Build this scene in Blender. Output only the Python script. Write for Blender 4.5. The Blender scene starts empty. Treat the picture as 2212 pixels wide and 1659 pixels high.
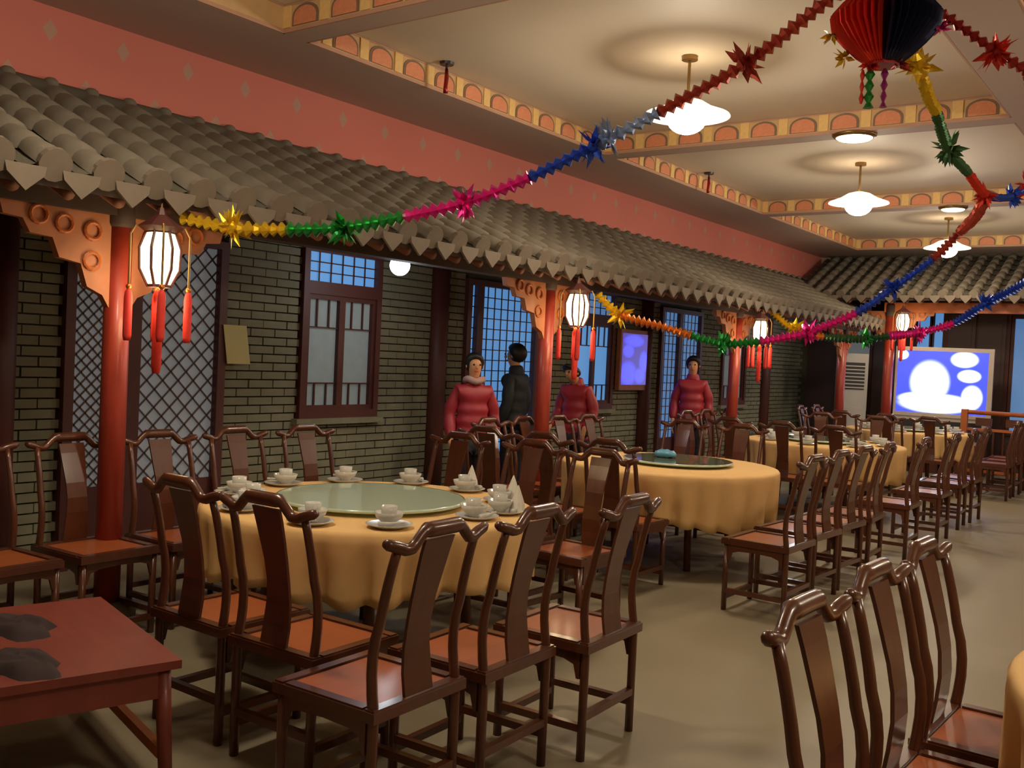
import bpy, bmesh, math, random
from mathutils import Vector, Matrix
random.seed(7)
R = math.radians; PI = math.pi; S_ = math.sin; C_ = math.cos
scn = bpy.context.scene
COL = scn.collection

# ------------------------------------------------------------------ camera
CAM_H = 1.6; F_PX = 2125.0
yaw, pit, rol = R(35.85), R(1.68), R(2.73)
fw = Vector((-S_(yaw)*C_(pit), C_(yaw)*C_(pit), -S_(pit)))
r0 = Vector((C_(yaw), S_(yaw), 0)); u0 = r0.cross(fw)
rt = r0*C_(rol) + u0*S_(rol); up = -r0*S_(rol) + u0*C_(rol)
cd = bpy.data.cameras.new('camera'); cam = bpy.data.objects.new('camera', cd); COL.objects.link(cam)
cam.matrix_world = Matrix(((rt.x, up.x, -fw.x, 0), (rt.y, up.y, -fw.y, 0), (rt.z, up.z, -fw.z, CAM_H), (0, 0, 0, 1)))
cd.sensor_width = 36; cd.lens = F_PX/2212*36; cd.clip_start = 0.05; cd.clip_end = 200
scn.camera = cam

# ------------------------------------------------------------------ world, exposure
w = bpy.data.worlds.new('world'); scn.world = w; w.use_nodes = True
w.node_tree.nodes['Background'].inputs[0].default_value = (0.05, 0.09, 0.2, 1)
w.node_tree.nodes['Background'].inputs[1].default_value = 0.3
scn.view_settings.view_transform = 'Standard'; scn.view_settings.look = 'None'
scn.view_settings.gamma = 1.0; scn.view_settings.use_curve_mapping = False
scn.view_settings.exposure = 0.35
LAMP_W = 54.0            # each pendant's bulb
LAMP_COL = (1.0, 0.88, 0.70)

# ------------------------------------------------------------------ materials
def srgb(r, g, b):
    f = lambda c: ((c/255)/12.92 if c/255 <= .04045 else (((c/255)+.055)/1.055)**2.4)
    return (f(r), f(g), f(b), 1)
def mat(name, col, rough=.6, var=.12, scale=6, bump=0, metal=0, spec=.5, emit=None, es=0, coat=0, stretch=None):
    m = bpy.data.materials.new(name); m.use_nodes = True
    nt = m.node_tree; b = nt.nodes['Principled BSDF']
    b.inputs['Roughness'].default_value = rough; b.inputs['Metallic'].default_value = metal
    b.inputs['Specular IOR Level'].default_value = spec
    b.inputs['Coat Weight'].default_value = coat; b.inputs['Coat Roughness'].default_value = .12
    c = srgb(*col)
    if var > 0 or bump > 0:
        tc = nt.nodes.new('ShaderNodeTexCoord'); n = nt.nodes.new('ShaderNodeTexNoise')
        n.inputs['Scale'].default_value = scale; n.inputs['Detail'].default_value = 4
        src = tc.outputs['Object']
        if stretch:
            mp = nt.nodes.new('ShaderNodeMapping'); mp.inputs['Scale'].default_value = stretch
            nt.links.new(src, mp.inputs[0]); src = mp.outputs[0]
        nt.links.new(src, n.inputs['Vector'])
        mx = nt.nodes.new('ShaderNodeMix'); mx.data_type = 'RGBA'
        mx.inputs[6].default_value = tuple(max(0, x*(1-var)) for x in c[:3])+(1,)
        mx.inputs[7].default_value = tuple(min(1, x*(1+var)) for x in c[:3])+(1,)
        nt.links.new(n.outputs['Fac'], mx.inputs[0]); nt.links.new(mx.outputs[2], b.inputs['Base Color'])
        if bump > 0:
            bp = nt.nodes.new('ShaderNodeBump'); bp.inputs['Strength'].default_value = bump; bp.inputs['Distance'].default_value = .01
            nt.links.new(n.outputs['Fac'], bp.inputs['Height']); nt.links.new(bp.outputs[0], b.inputs['Normal'])
    else:
        b.inputs['Base Color'].default_value = c
    if emit:
        b.inputs['Emission Color'].default_value = srgb(*emit); b.inputs['Emission Strength'].default_value = es
    return m

M = {}
M['wood'] = mat('chair wood', (88, 47, 29), .30, .3, 5, coat=.35, stretch=(6, 6, .8))
M['seat'] = mat('chair seat wood', (156, 82, 42), .42, .22, 4, coat=.1, stretch=(1, 5, 1))
M['table_wood'] = mat('table wood', (92, 52, 34), .5)
M['reddish'] = mat('reddish lacquered wood', (128, 58, 46), .45, .2, 4, coat=.1, stretch=(1, 5, 1))
M['cloth'] = mat('yellow tablecloth', (230, 189, 128), .75, .06, 14, .08, spec=.2)
M['brick'] = mat('grey green brick', (128, 125, 104), .85, .22, 9, .3, spec=.15)
M['mortar'] = mat('brick mortar', (104, 100, 82), .9, .15, 12, spec=.1)
M['tile'] = mat('grey roof tile', (112, 103, 90), .8, .2, 7, .2, spec=.25)
M['tile_dark'] = mat('dark roof tile', (92, 86, 74), .85, .2, 7, .2, spec=.2)
M['tile_end'] = mat('weathered tile end', (112, 99, 84), .8, .15, 12, .2)
M['rafter'] = mat('rafter end paint', (138, 88, 66), .7, .15, 8)
M['darkwood'] = mat('dark eave wood', (70, 52, 44), .7, .2, 5)
M['redwood'] = mat('red lacquered column', (152, 52, 36), .42, .12, 4, coat=.15)
M['frame'] = mat('dark red window wood', (84, 40, 34), .55, .15, 5)
M['orange'] = mat('orange carved wood', (168, 104, 68), .55, .3, 9, .3)
M['orangebar'] = mat('orange lacquered rail', (178, 96, 44), .5, .15, 5)
M['lattice'] = mat('weathered lattice wood', (92, 70, 62), .6, .15, 6)
M['pane'] = mat('pale backlit window paper', (140, 140, 138), .6, .1, 5, emit=(150, 155, 160), es=.17)  # faint emission stands in for skylight through the paper
M['curtain'] = mat('pale backlit lace curtain', (146, 154, 152), .8, .16, 9, emit=(140, 160, 165), es=.10)  # dim light from behind the curtain, put in as emission
M['pane_blue'] = mat('blue backlit pane', (92, 128, 165), .5, .1, 4, emit=(88, 145, 205), es=.62)
M['bluedim'] = mat('dim blue backlit pane', (84, 104, 128), .5, .1, 4, emit=(84, 125, 175), es=.6)
M['redwall'] = None
M['soffit'] = mat('soffit paint', (186, 164, 150), .7, .04, 2)
M['ceil'] = mat('ceiling paint', (214, 200, 178), .6, .03, 2)
M['frieze'] = mat('frieze paint', (206, 168, 118), .6, .1, 12)
M['friezeband'] = mat('frieze lower band', (186, 142, 116), .6, .1, 12)
M['medal'] = mat('frieze medallion', (216, 138, 98), .6, .22, 45)
M['arch'] = mat('frieze arch outline', (128, 104, 82), .6, .1, 12)
M['pilaster'] = mat('frieze pilaster', (230, 190, 120), .6, .15, 30)
M['floor'] = None
M['wallplain'] = mat('warm plaster', (190, 165, 135), .8, .05, 2)
M['opal'] = mat('lamp opal glass', (255, 244, 224), .4, 0, emit=(255, 236, 205), es=1.6)
M['bulb'] = mat('lamp bulb', (255, 250, 240), .3, 0, emit=(255, 236, 205), es=26)
M['brass'] = mat('aged brass', (150, 118, 70), .35, .1, 8, metal=.8)
M['globe'] = mat('white globe lamp', (250, 252, 255), .3, 0, emit=(235, 245, 255), es=7)
M['lantern'] = mat('lit lantern panel', (255, 240, 205), .5, 0, emit=(255, 226, 170), es=5)
M['tassel'] = mat('red tassel', (214, 52, 40), .7, .2, 30, emit=None)
M['porcelain'] = mat('grey white porcelain', (206, 204, 196), .18, .04, 8)
M['napkin'] = mat('white paper napkin', (226, 222, 210), .8, .04, 8)
M['jacket'] = mat('red quilted jacket', (158, 40, 52), .5, .15, 12)
M['darkjacket'] = mat('dark jacket', (42, 44, 46), .7, .15, 9)
M['trousers'] = mat('dark trousers', (38, 36, 42), .8, .1, 9)
M['skin'] = mat('skin', (206, 148, 104), .55, .06, 8)
M['hair'] = mat('black hair', (26, 22, 20), .5, .1, 20)
M['scarf'] = mat('grey scarf', (170, 140, 134), .8, .1, 9)
M['silver'] = mat('silver plastic', (190, 178, 166), .4, .05, 5)
M['dark'] = mat('dark plastic', (40, 36, 38), .4, .05, 5)
M['browndoor'] = mat('dark brown door', (78, 56, 52), .5, .15, 4)
M['white'] = mat('white enamel', (168, 164, 158), .4, .04, 5)
M['paper'] = mat('cream notice paper', (196, 184, 128), .8, .06, 6)
M['shade_mound'] = mat('dark stand-in for shade', (50, 36, 36), .9, .3, 12, .2)  # dark tone for mounds that replace shaded gaps
M['bluething'] = mat('blue plastic wrap', (92, 150, 176), .35, .15, 9)
for n_, c_ in dict(gold=(214, 176, 40), green=(44, 140, 62), pink=(214, 44, 140), blue=(52, 84, 190), red=(206, 54, 40),
                   rose=(170, 70, 56), silverblue=(150, 170, 205), navy=(36, 40, 66), purple=(150, 50, 120), orangefoil=(204, 120, 50), darkgreen=(60, 96, 60), crimson=(150, 40, 36)).items():
    M[n_] = mat(n_+' foil', c_, .28, .1, 20, metal=.65)

def nodes_floor():
    m = mat('stone floor', (140, 129, 106), .45, .14, 1.6, .05, spec=.35)
    return m
M['floor'] = nodes_floor()

def red_wallpaper():
    m = bpy.data.materials.new('red wallpaper with grey motifs'); m.use_nodes = True
    nt = m.node_tree; b = nt.nodes['Principled BSDF']; b.inputs['Roughness'].default_value = .75
    uv = nt.nodes.new('ShaderNodeUVMap'); sp = nt.nodes.new('ShaderNodeSeparateXYZ'); nt.links.new(uv.outputs[0], sp.inputs[0])
    def mth(op, a, b_=None, c=None):
        n = nt.nodes.new('ShaderNodeMath'); n.operation = op
        for i, v in enumerate((a, b_, c)):
            if v is None: continue
            if isinstance(v, (int, float)): n.inputs[i].default_value = v
            else: nt.links.new(v, n.inputs[i])
        return n.outputs[0]
    def diamond(u0_, v0_, per, r):
        fu = mth('SUBTRACT', mth('FRACT', mth('DIVIDE', mth('SUBTRACT', sp.outputs[0], u0_), per)), .5)
        du = mth('MULTIPLY', mth('ABSOLUTE', fu), per)
        dv = mth('MULTIPLY', mth('ABSOLUTE', mth('SUBTRACT', sp.outputs[1], v0_)), .7)
        return mth('LESS_THAN', mth('ADD', du, dv), r)
    mk = mth('MAXIMUM', diamond(0, .40, .52, .05), diamond(.26, .06, .52, .06))
    mx = nt.nodes.new('ShaderNodeMix'); mx.data_type = 'RGBA'
    mx.inputs[6].default_value = srgb(198, 112, 98); mx.inputs[7].default_value = srgb(178, 136, 118)
    nt.links.new(mk, mx.inputs[0]); nt.links.new(mx.outputs[2], b.inputs['Base Color'])
    return m
M['redwall'] = red_wallpaper()

def screen(name, base, blobs, white, es):
    m = bpy.data.materials.new(name); m.use_nodes = True
    nt = m.node_tree; b = nt.nodes['Principled BSDF']; b.inputs['Base Color'].default_value = (.02, .02, .02, 1); b.inputs['Roughness'].default_value = .25
    uv = nt.nodes.new('ShaderNodeUVMap'); sp = nt.nodes.new('ShaderNodeSeparateXYZ'); nt.links.new(uv.outputs[0], sp.inputs[0])
    def mth(op, a, b_=None):
        n = nt.nodes.new('ShaderNodeMath'); n.operation = op
        for i, v in enumerate((a, b_)):
            if v is None: continue
            if isinstance(v, (int, float)): n.inputs[i].default_value = v
            else: nt.links.new(v, n.inputs[i])
        return n.outputs[0]
    tot = None
    for (cx, cy, rx, ry) in blobs:
        dx = mth('DIVIDE', mth('SUBTRACT', sp.outputs[0], cx), rx); dy = mth('DIVIDE', mth('SUBTRACT', sp.outputs[1], cy), ry)
        d = mth('SQRT', mth('ADD', mth('MULTIPLY', dx, dx), mth('MULTIPLY', dy, dy)))
        mr = nt.nodes.new('ShaderNodeMapRange'); mr.interpolation_type = 'SMOOTHSTEP'
        mr.inputs[1].default_value = .7; mr.inputs[2].default_value = 1.3; mr.inputs[3].default_value = 1; mr.inputs[4].default_value = 0
        nt.links.new(d, mr.inputs[0])
        tot = mr.outputs[0] if tot is None else mth('MAXIMUM', tot, mr.outputs[0])
    mx = nt.nodes.new('ShaderNodeMix'); mx.data_type = 'RGBA'
    mx.inputs[6].default_value = srgb(*base); mx.inputs[7].default_value = srgb(*white)
    nt.links.new(tot, mx.inputs[0]); nt.links.new(mx.outputs[2], b.inputs['Emission Color']); b.inputs['Emission Strength'].default_value = es
    return m

def glass_mat(name, tint, fres=1.45, rough=.03, op=0.0):
    m = bpy.data.materials.new(name); m.use_nodes = True
    nt = m.node_tree; nt.nodes.clear()
    o = nt.nodes.new('ShaderNodeOutputMaterial'); mx = nt.nodes.new('ShaderNodeMixShader'); fr = nt.nodes.new('ShaderNodeFresnel'); fr.inputs[0].default_value = fres
    t = nt.nodes.new('ShaderNodeBsdfTransparent'); t.inputs[0].default_value = srgb(*tint)
    g = nt.nodes.new('ShaderNodeBsdfGlossy'); g.inputs['Roughness'].default_value = rough
    src = t.outputs[0]
    if op:
        df = nt.nodes.new('ShaderNodeBsdfDiffuse'); df.inputs[0].default_value = srgb(*tint)
        m2 = nt.nodes.new('ShaderNodeMixShader'); m2.inputs[0].default_value = op
        nt.links.new(t.outputs[0], m2.inputs[1]); nt.links.new(df.outputs[0], m2.inputs[2]); src = m2.outputs[0]
    nt.links.new(fr.outputs[0], mx.inputs[0]); nt.links.new(src, mx.inputs[1]); nt.links.new(g.outputs[0], mx.inputs[2]); nt.links.new(mx.outputs[0], o.inputs[0])
    return m
M['glass_green'] = glass_mat('green turntable glass', (222, 240, 214), 1.8, .05, .7)
M['glass_grey'] = glass_mat('grey turntable glass', (150, 158, 132), 1.5, .04, .4)

# ------------------------------------------------------------------ mesh helpers
class MB:
    def __init__(s): s.v = []; s.f = []; s.uv = {}
    def add(s, vs, fs):
        b = len(s.v); s.v += [tuple(x) for x in vs]; s.f += [tuple(i+b for i in f) for f in fs]; return s
    def box(s, x0, x1, y0, y1, z0, z1):
        vs = [(x, y, z) for z in (z0, z1) for y in (y0, y1) for x in (x0, x1)]
        return s.add(vs, [(0, 2, 3, 1), (4, 5, 7, 6), (0, 1, 5, 4), (1, 3, 7, 5), (3, 2, 6, 7), (2, 0, 4, 6)])
    def bar(s, a, b, w, h, upv=(0, 0, 1)):
        a = Vector(a); b = Vector(b); d = (b-a).normalized(); u = Vector(upv)
        if abs(d.dot(u)) > .98: u = Vector((0, 1, 0))
        x = d.cross(u).normalized(); y = x.cross(d)
        vs = [p + x*sx*w/2 + y*sy*h/2 for p in (a, b) for sx, sy in ((-1, -1), (1, -1), (1, 1), (-1, 1))]
        return s.add(vs, [(3, 2, 1, 0), (4, 5, 6, 7), (0, 1, 5, 4), (1, 2, 6, 5), (2, 3, 7, 6), (3, 0, 4, 7)])
    def tube(s, pts, rad, n=8, cap=True, sx=1.0):
        pts = [Vector(p) for p in pts]; k = len(pts)
        rad = rad if isinstance(rad, (list, tuple)) else [rad]*k
        b = len(s.v); ref = None
        for i, p in enumerate(pts):
            d = (pts[min(i+1, k-1)]-pts[max(i-1, 0)]).normalized()
            if ref is None:
                ref = Vector((1, 0, 0)) if abs(d.x) < .9 else Vector((0, 1, 0))
            x = (ref - d*ref.dot(d)).normalized(); y = d.cross(x); ref = x
            for j in range(n):
                a = 2*PI*j/n; s.v.append(tuple(p + x*C_(a)*rad[i]*sx + y*S_(a)*rad[i]))
        for i in range(k-1):
            for j in range(n):
                s.f.append((b+i*n+j, b+i*n+(j+1) % n, b+(i+1)*n+(j+1) % n, b+(i+1)*n+j))
        if cap:
            s.f.append(tuple(b+j for j in reversed(range(n)))); s.f.append(tuple(b+(k-1)*n+j for j in range(n)))
        return s
    def lathe(s, prof, n=24, c=(0, 0, 0), cap=True):
        b = len(s.v)
        for r, z in prof:
            for j in range(n):
                a = 2*PI*j/n; s.v.append((c[0]+r*C_(a), c[1]+r*S_(a), c[2]+z))
        for i in range(len(prof)-1):
            for j in range(n):
                s.f.append((b+i*n+j, b+i*n+(j+1) % n, b+(i+1)*n+(j+1) % n, b+(i+1)*n+j))
        if cap:
            s.f.append(tuple(b+j for j in reversed(range(n)))); s.f.append(tuple(b+(len(prof)-1)*n+j for j in range(n)))
        return s
    def sphere(s, c, r, n=12, m=8, sc=(1, 1, 1)):
        b = len(s.v)
        for i in range(1, m):
            t = PI*i/m
            for j in range(n):
                a = 2*PI*j/n; s.v.append((c[0]+r*sc[0]*S_(t)*C_(a), c[1]+r*sc[1]*S_(t)*S_(a), c[2]+r*sc[2]*C_(t)))
        for i in range(m-2):
            for j in range(n): s.f.append((b+i*n+j, b+(i+1)*n+j, b+(i+1)*n+(j+1) % n, b+i*n+(j+1) % n))
        t0 = len(s.v); s.v.append((c[0], c[1], c[2]+r*sc[2])); s.v.append((c[0], c[1], c[2]-r*sc[2]))
        for j in range(n):
            s.f.append((t0, b+j, b+(j+1) % n)); s.f.append((t0+1, b+(m-2)*n+(j+1) % n, b+(m-2)*n+j))
        return s
    def prism(s, poly, fn, t0, t1):
        n = len(poly)
        vs = [fn(a, b_, t0) for a, b_ in poly]+[fn(a, b_, t1) for a, b_ in poly]
        return s.add(vs, [tuple(reversed(range(n))), tuple(range(n, 2*n))]+[(i, (i+1) % n, n+(i+1) % n, n+i) for i in range(n)])
    def mesh(s, name, m, smooth=False, uvf=None):
        me = bpy.data.meshes.new(name); me.from_pydata(s.v, [], s.f); me.update()
        bm = bmesh.new(); bm.from_mesh(me); bmesh.ops.recalc_face_normals(bm, faces=bm.faces); bm.to_mesh(me); bm.free()
        if m: me.materials.append(m)
        if smooth:
            for p in me.polygons: p.use_smooth = True
        if uvf:
            ul = me.uv_layers.new(name='UVMap')
            for l in me.loops: ul.data[l.index].uv = uvf(me.vertices[l.vertex_index].co)
        return me
    def build(s, name, m, parent=None, smooth=False, loc=None, rz=None, uvf=None):
        return link(name, s.mesh(name, m, smooth, uvf), parent, loc, rz)

def link(name, me, parent=None, loc=None, rz=None):
    o = bpy.data.objects.new(name, me); COL.objects.link(o)
    if parent: o.parent = parent
    if loc is not None: o.location = loc
    if rz is not None: o.rotation_euler = (0, 0, rz)
    return o
def tag(o, label=None, cat=None, group=None, kind=None):
    if label: o['label'] = label
    if cat: o['category'] = cat
    if group: o['group'] = group
    if kind: o['kind'] = kind
    return o
def thing(name, label, cat, loc=(0, 0, 0), rz=0, group=None):
    o = bpy.data.objects.new(name, None); COL.objects.link(o); o.location = loc; o.rotation_euler = (0, 0, rz); o.empty_display_size = .1
    return tag(o, label, cat, group)
def struct(name, mb, m, **k):
    return tag(mb.build(name, m, **k), kind='structure')
def shell(name, label=None):
    o = bpy.data.objects.new(name, None); COL.objects.link(o); return tag(o, label, kind='structure')
def smooth_angle(o, ang=40):
    for p in o.data.polygons: p.use_smooth = True
    try: o.data.set_sharp_from_angle(angle=R(ang))
    except Exception: pass
    return o

def at_depth(px, py, d):      # a point seen at a pixel of the photograph, d metres along the view axis
    v = fw + rt*((px-1106)/F_PX) - up*((py-829.5)/F_PX)
    return Vector((0, 0, CAM_H)) + v*d

# ================================================================== ROOM SHELL
Z_SOF, Z_CEIL = 3.70, 3.89
XL, XR, YB, YE = -6.3, 4.6, -2.6, 18.35
BAY = 4.268; YP0 = 3.14
struct('floor', MB().box(XL-.4, XR+.1, YB-.1, YE+.1, -.1, 0), M['floor'])
struct('wall_right', MB().box(XR, XR+.15, YB, YE, 0, 3.95), M['wallplain'])
struct('wall_back', MB().box(XL-.3, XR, YB-.15, YB, 0, 3.95), M['wallplain'])

# ceiling with coffers
ceiling = shell('ceiling', 'pale coffered ceiling with painted frieze borders')
sof = MB()
for x0, x1 in ((XL-.3, -5.29), (-1.5, -1.05), (2.75, XR)): sof.box(x0, x1, YB, YE, Z_SOF, Z_CEIL)
cuts = [YB]+[v for k in (-1, 0, 1, 2) for v in (4.69+BAY*k, 8.76+BAY*k)]+[YE]
for x0, x1 in ((-5.29, -1.5), (-1.05, 2.75)):
    for i in range(0, len(cuts), 2): sof.box(x0, x1, cuts[i], cuts[i+1], Z_SOF, Z_CEIL)
sof.build('soffit', M['soffit'], ceiling)
MB().box(XL-.3, XR+.1, YB-.1, YE+.1, Z_CEIL, Z_CEIL+.06).build('ceiling_panel', M['ceil'], ceiling)
# frieze: boards with raised arched medallions and pilasters
FU = .372; FZ0, FZ1 = Z_SOF, Z_CEIL
arch_poly = lambda r, h: [(-r, 0), (r, 0)]+[(r*C_(a), h-r*.62+r*.62*S_(a)) for a in [PI*i/10 for i in range(11)]]
fr_board = MB(); fr_band = MB()
def shared(name, mb, m):
    return mb.mesh(name, m)
ident = lambda a, b_, t: (a, -t, b_)
me_arch = shared('arch_outline', MB().prism(arch_poly(.125, .138), ident, 0, .006), M['arch'])
me_med = shared('medallion', MB().prism(arch_poly(.106, .118), ident, 0, .010), M['medal'])
me_pil = shared('pilaster', MB().box(-.042, .042, -.010, 0, 0, .145), M['pilaster'])
def frieze(a, b_, nrm, pieces):
    a = Vector((a[0], a[1], 0)); b_ = Vector((b_[0], b_[1], 0)); n = Vector((nrm[0], nrm[1], 0)); d = (b_-a).normalized(); L = (b_-a).length
    fr_board.bar(a+n*.006+Vector((0, 0, (FZ0+FZ1)/2)), b_+n*.006+Vector((0, 0, (FZ0+FZ1)/2)), .012, FZ1-FZ0-.002)
    fr_band.bar(a+n*.010+Vector((0, 0, FZ0+.013)), b_+n*.010+Vector((0, 0, FZ0+.013)), .014, .026)
    fr_band.bar(a+n*.010+Vector((0, 0, FZ1-.008)), b_+n*.010+Vector((0, 0, FZ1-.008)), .014, .012)
    if not pieces: return
    k = int(L/FU); off = (L-k*FU)/2
    rz = math.atan2(-n.x, n.y)+PI
    for i in range(k+1):
        p = a+d*(off+i*FU)+n*.012
        for me, nm, dx, z in ((me_pil, 'pilaster', 0, .03), (me_arch, 'arch_outline', FU/2, .034), (me_med, 'medallion', FU/2, .036)):
            if dx and i == k: continue
            q = p+d*dx
            o = link(nm, me, ceiling, (q.x, q.y, FZ0+z)); o.rotation_euler = (0, 0, rz)
for k in (-1, 0, 1, 2):
    y0, y1 = 4.69+BAY*k, 8.76+BAY*k
    for ci, (x0, x1) in enumerate(((-5.29, -1.5), (-1.05, 2.75))):
        frieze((x0, y0), (x0, y1), (1, 0), ci == 0 and k >= 0 or ci == 1 and k == 0)
        frieze((x0, y1), (x1, y1), (0, -1), ci == 0)
        frieze((x1, y0), (x1, y1), (-1, 0), False); frieze((x0, y0), (x1, y0), (0, 1), False)
fr_board.build('frieze_board', M['frieze'], ceiling); fr_band.build('frieze_band', M['friezeband'], ceiling)

# left wall: backing, red wallpaper band, bricks
wall = shell('wall_left', 'grey green brick courtyard wall with red papered band above')
MB().box(XL-.35, XL-.045, YB, YE, 0, Z_SOF).build('wall_backing', M['mortar'], wall)
MB().box(XL-.05, XL+.06, YB, YE, 3.0, Z_SOF).build('wallpaper_band', M['redwall'], wall, uvf=lambda c: (c.y, c.z-3.15))
DOORS = [(YP0+.42+BAY*k, YP0+1.72+BAY*k) for k in range(4)]; WINS = [(YP0+2.50+BAY*k, YP0+3.44+BAY*k) for k in range(3)]
openings = [(a, b_, 0, 2.36) for a, b_ in DOORS[:3]]+[(a, b_, .98, 2.46) for a, b_ in WINS]
BL, BH, MJ = .235, .058, .011
cand = []
z = .0; row = 0
while z < 2.62:
    y = 1.2-(BL/2 if row % 2 else 0)
    while y < 17.6:
        y0, y1 = y, y+BL
        segs = [(y0, y1)]
        for (a, b_, za, zb) in openings:
            if z+BH > za and z < zb:
                ns = []
                for s0, s1 in segs:
                    if s1 <= a or s0 >= b_: ns.append((s0, s1)); continue
                    if s0 < a-.02: ns.append((s0, a))
                    if s1 > b_+.02: ns.append((b_, s1))
                segs = ns
        for s0, s1 in segs:
            if s1-s0 > .03: cand.append((s0, s1, z))
        y += BL+MJ
    z += BH+MJ; row += 1
vis = [c for c in cand if c[2] > .86 and c[2] < 2.05 and c[0] > 3.05 and c[1] < 7.4 and abs((c[1]-c[0])-BL) < .01]
vis.sort(key=lambda c: c[0]); near = set(vis[:300])
me_brick = MB().box(-.05, 0, 0, BL, 0, BH).mesh('brick', M['brick'])
rest = MB()
for c in cand:
    dx = random.uniform(-.004, .004)
    if c in near: link('brick', me_brick, wall, (XL+dx, c[0], c[2]))
    else: rest.box(XL-.05, XL+dx, c[0], c[1], c[2], c[2]+BH)
tag(rest.build('brick_courses', M['brick'], wall), kind='stuff')
for k in range(4):
    MB().tube([(XL+.02, YP0+BAY*k, 0), (XL+.02, YP0+BAY*k, 2.5)], .10, 14).build('wall_post', M['frame'], wall, smooth=True)
MB().box(XL-.02, XL+.05, YB, 17.6, 2.42, 2.62).build('wall_plate', M['darkwood'], wall)

def lattice(mb, x, y0, y1, z0, z1, ny, nz, w_=.012, diag=False):
    if diag:
        st = (y1-y0)/ny; H_ = z1-z0
        k = -int(H_/st)-1
        while k*st < (y1-y0):
            for sgn in (1, -1):
                pts = []
                a0, a1 = y0+k*st, y0+k*st+H_
                lo, hi = max(a0, y0), min(a1, y1)
                if hi-lo < .01: continue
                za, zb = z0+(lo-a0), z0+(hi-a0)
                if sgn < 0: za, zb = z1-(lo-a0), z1-(hi-a0)
                mb.bar((x, lo, za), (x, hi, zb), w_, w_, (1, 0, 0))
            k += 1
    else:
        for i in range(1, ny): mb.box(x-w_/2, x+w_/2, y0+(y1-y0)*i/ny-w_/2, y0+(y1-y0)*i/ny+w_/2, z0, z1)
        for i in range(1, nz): mb.box(x-w_/2, x+w_/2, y0, y1, z0+(z1-z0)*i/nz-w_/2, z0+(z1-z0)*i/nz+w_/2)
    return mb

def door_set(n, k, pane, diag, split=.40, label=''):
    a, b_ = DOORS[k]
    d = shell('door_%d' % n, label)
    x = XL
    fr = MB().box(x-.05, x+.05, a, a+.07, 0, 2.36).box(x-.05, x+.05, b_-.07, b_, 0, 2.36).box(x-.05, x+.05, a+.07, b_-.07, 2.30, 2.36)
    fr.build('door_frame', M['frame'], d)
    m_ = a+split*(b_-a)
    MB().box(x-.05, x+.045, m_-.05, m_+.05, 0, 2.30).build('door_post', M['frame'], d)
    for y0, y1 in ((a+.07, m_-.05), (m_+.05, b_-.07)):
        zb = .55
        MB().box(x-.03, x+.01, y0, y1, 0, zb).build('lower_panel', M['frame'], d)
        p = MB().box(x-.03, x-.012, y0, y1, zb, 2.30).build('pane', pane, d)
        lattice(MB(), x, y0, y1, zb, 2.30, 5 if diag else max(2, int((y1-y0)/.11)), 16, .010, diag).build('lattice', M['lattice'], p)
    return d
door_set(1, 0, M['pane'], True, .40, 'pair of pale papered lattice doors with dark red posts behind the first column')
door_set(2, 1, M['pane_blue'], False, .17, 'blue backlit lattice door beside the second column')
door_set(3, 2, M['bluedim'], False, .46, 'dim blue lattice doors behind the third person')

def window_set(n, k, upper, lower, label):
    a, b_ = WINS[k]; x = XL; d = shell('window_%d' % n, label)
    f = MB()
    for y0, y1, z0, z1 in ((a, a+.06, .98, 2.46), (b_-.06, b_, .98, 2.46), (a+.06, b_-.06, .98, 1.05), (a+.06, b_-.06, 2.40, 2.46), (a+.06, b_-.06, 2.04, 2.15)): f.box(x-.05, x+.04, y0, y1, z0, z1)
    f.build('window_frame', M['frame'], d)
    MB().box(x-.04, x+.07, a-.05, b_+.05, .93, .98).build('window_sill', M['brick'], d)
    m_ = (a+b_)/2
    p = MB().box(x-.03, x-.015, a+.06, b_-.06, 2.15, 2.40).build('transom_pane', upper, d)
    lattice(MB(), x, a+.06, b_-.06, 2.15, 2.40, 6, 3, .010).build('lattice', M['frame'], p)
    for y0, y1 in ((a+.06, m_), (m_, b_-.06)):
        s = MB()
        for q in ((y0, y0+.035, 1.05, 2.04), (y1-.035, y1, 1.05, 2.04), (y0+.035, y1-.035, 1.05, 1.09), (y0+.035, y1-.035, 2.0, 2.04)): s.box(x-.03, x+.02, *q)
        sash = s.build('sash', M['frame'], d)
        MB().box(x-.034, x-.02, y0+.035, y1-.035, 1.09, 2.0).build('pane', lower, sash)
        g = MB()
        for i in (1, 2):
            yy = y0+(y1-y0)*i/3; g.box(x-.015, x, yy-.007, yy+.007, 1.09, 1.28).box(x-.015, x, yy-.007, yy+.007, 1.76, 2.0)
        for zz in (1.28, 1.76): g.box(x-.015, x, y0+.035, y1-.035, zz-.006, zz+.006)
        g.build('glazing_bar', M['frame'], sash)
window_set(1, 0, M['pane_blue'], M['curtain'], 'casement window with pale curtained panes in the nearest brick bay')
window_set(2, 1, M['bluedim'], M['pane_blue'], 'blue lit casement window beyond the second column')
window_set(3, 2, M['bluedim'], M['curtain'], 'dim casement window in the farthest brick bay')

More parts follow.
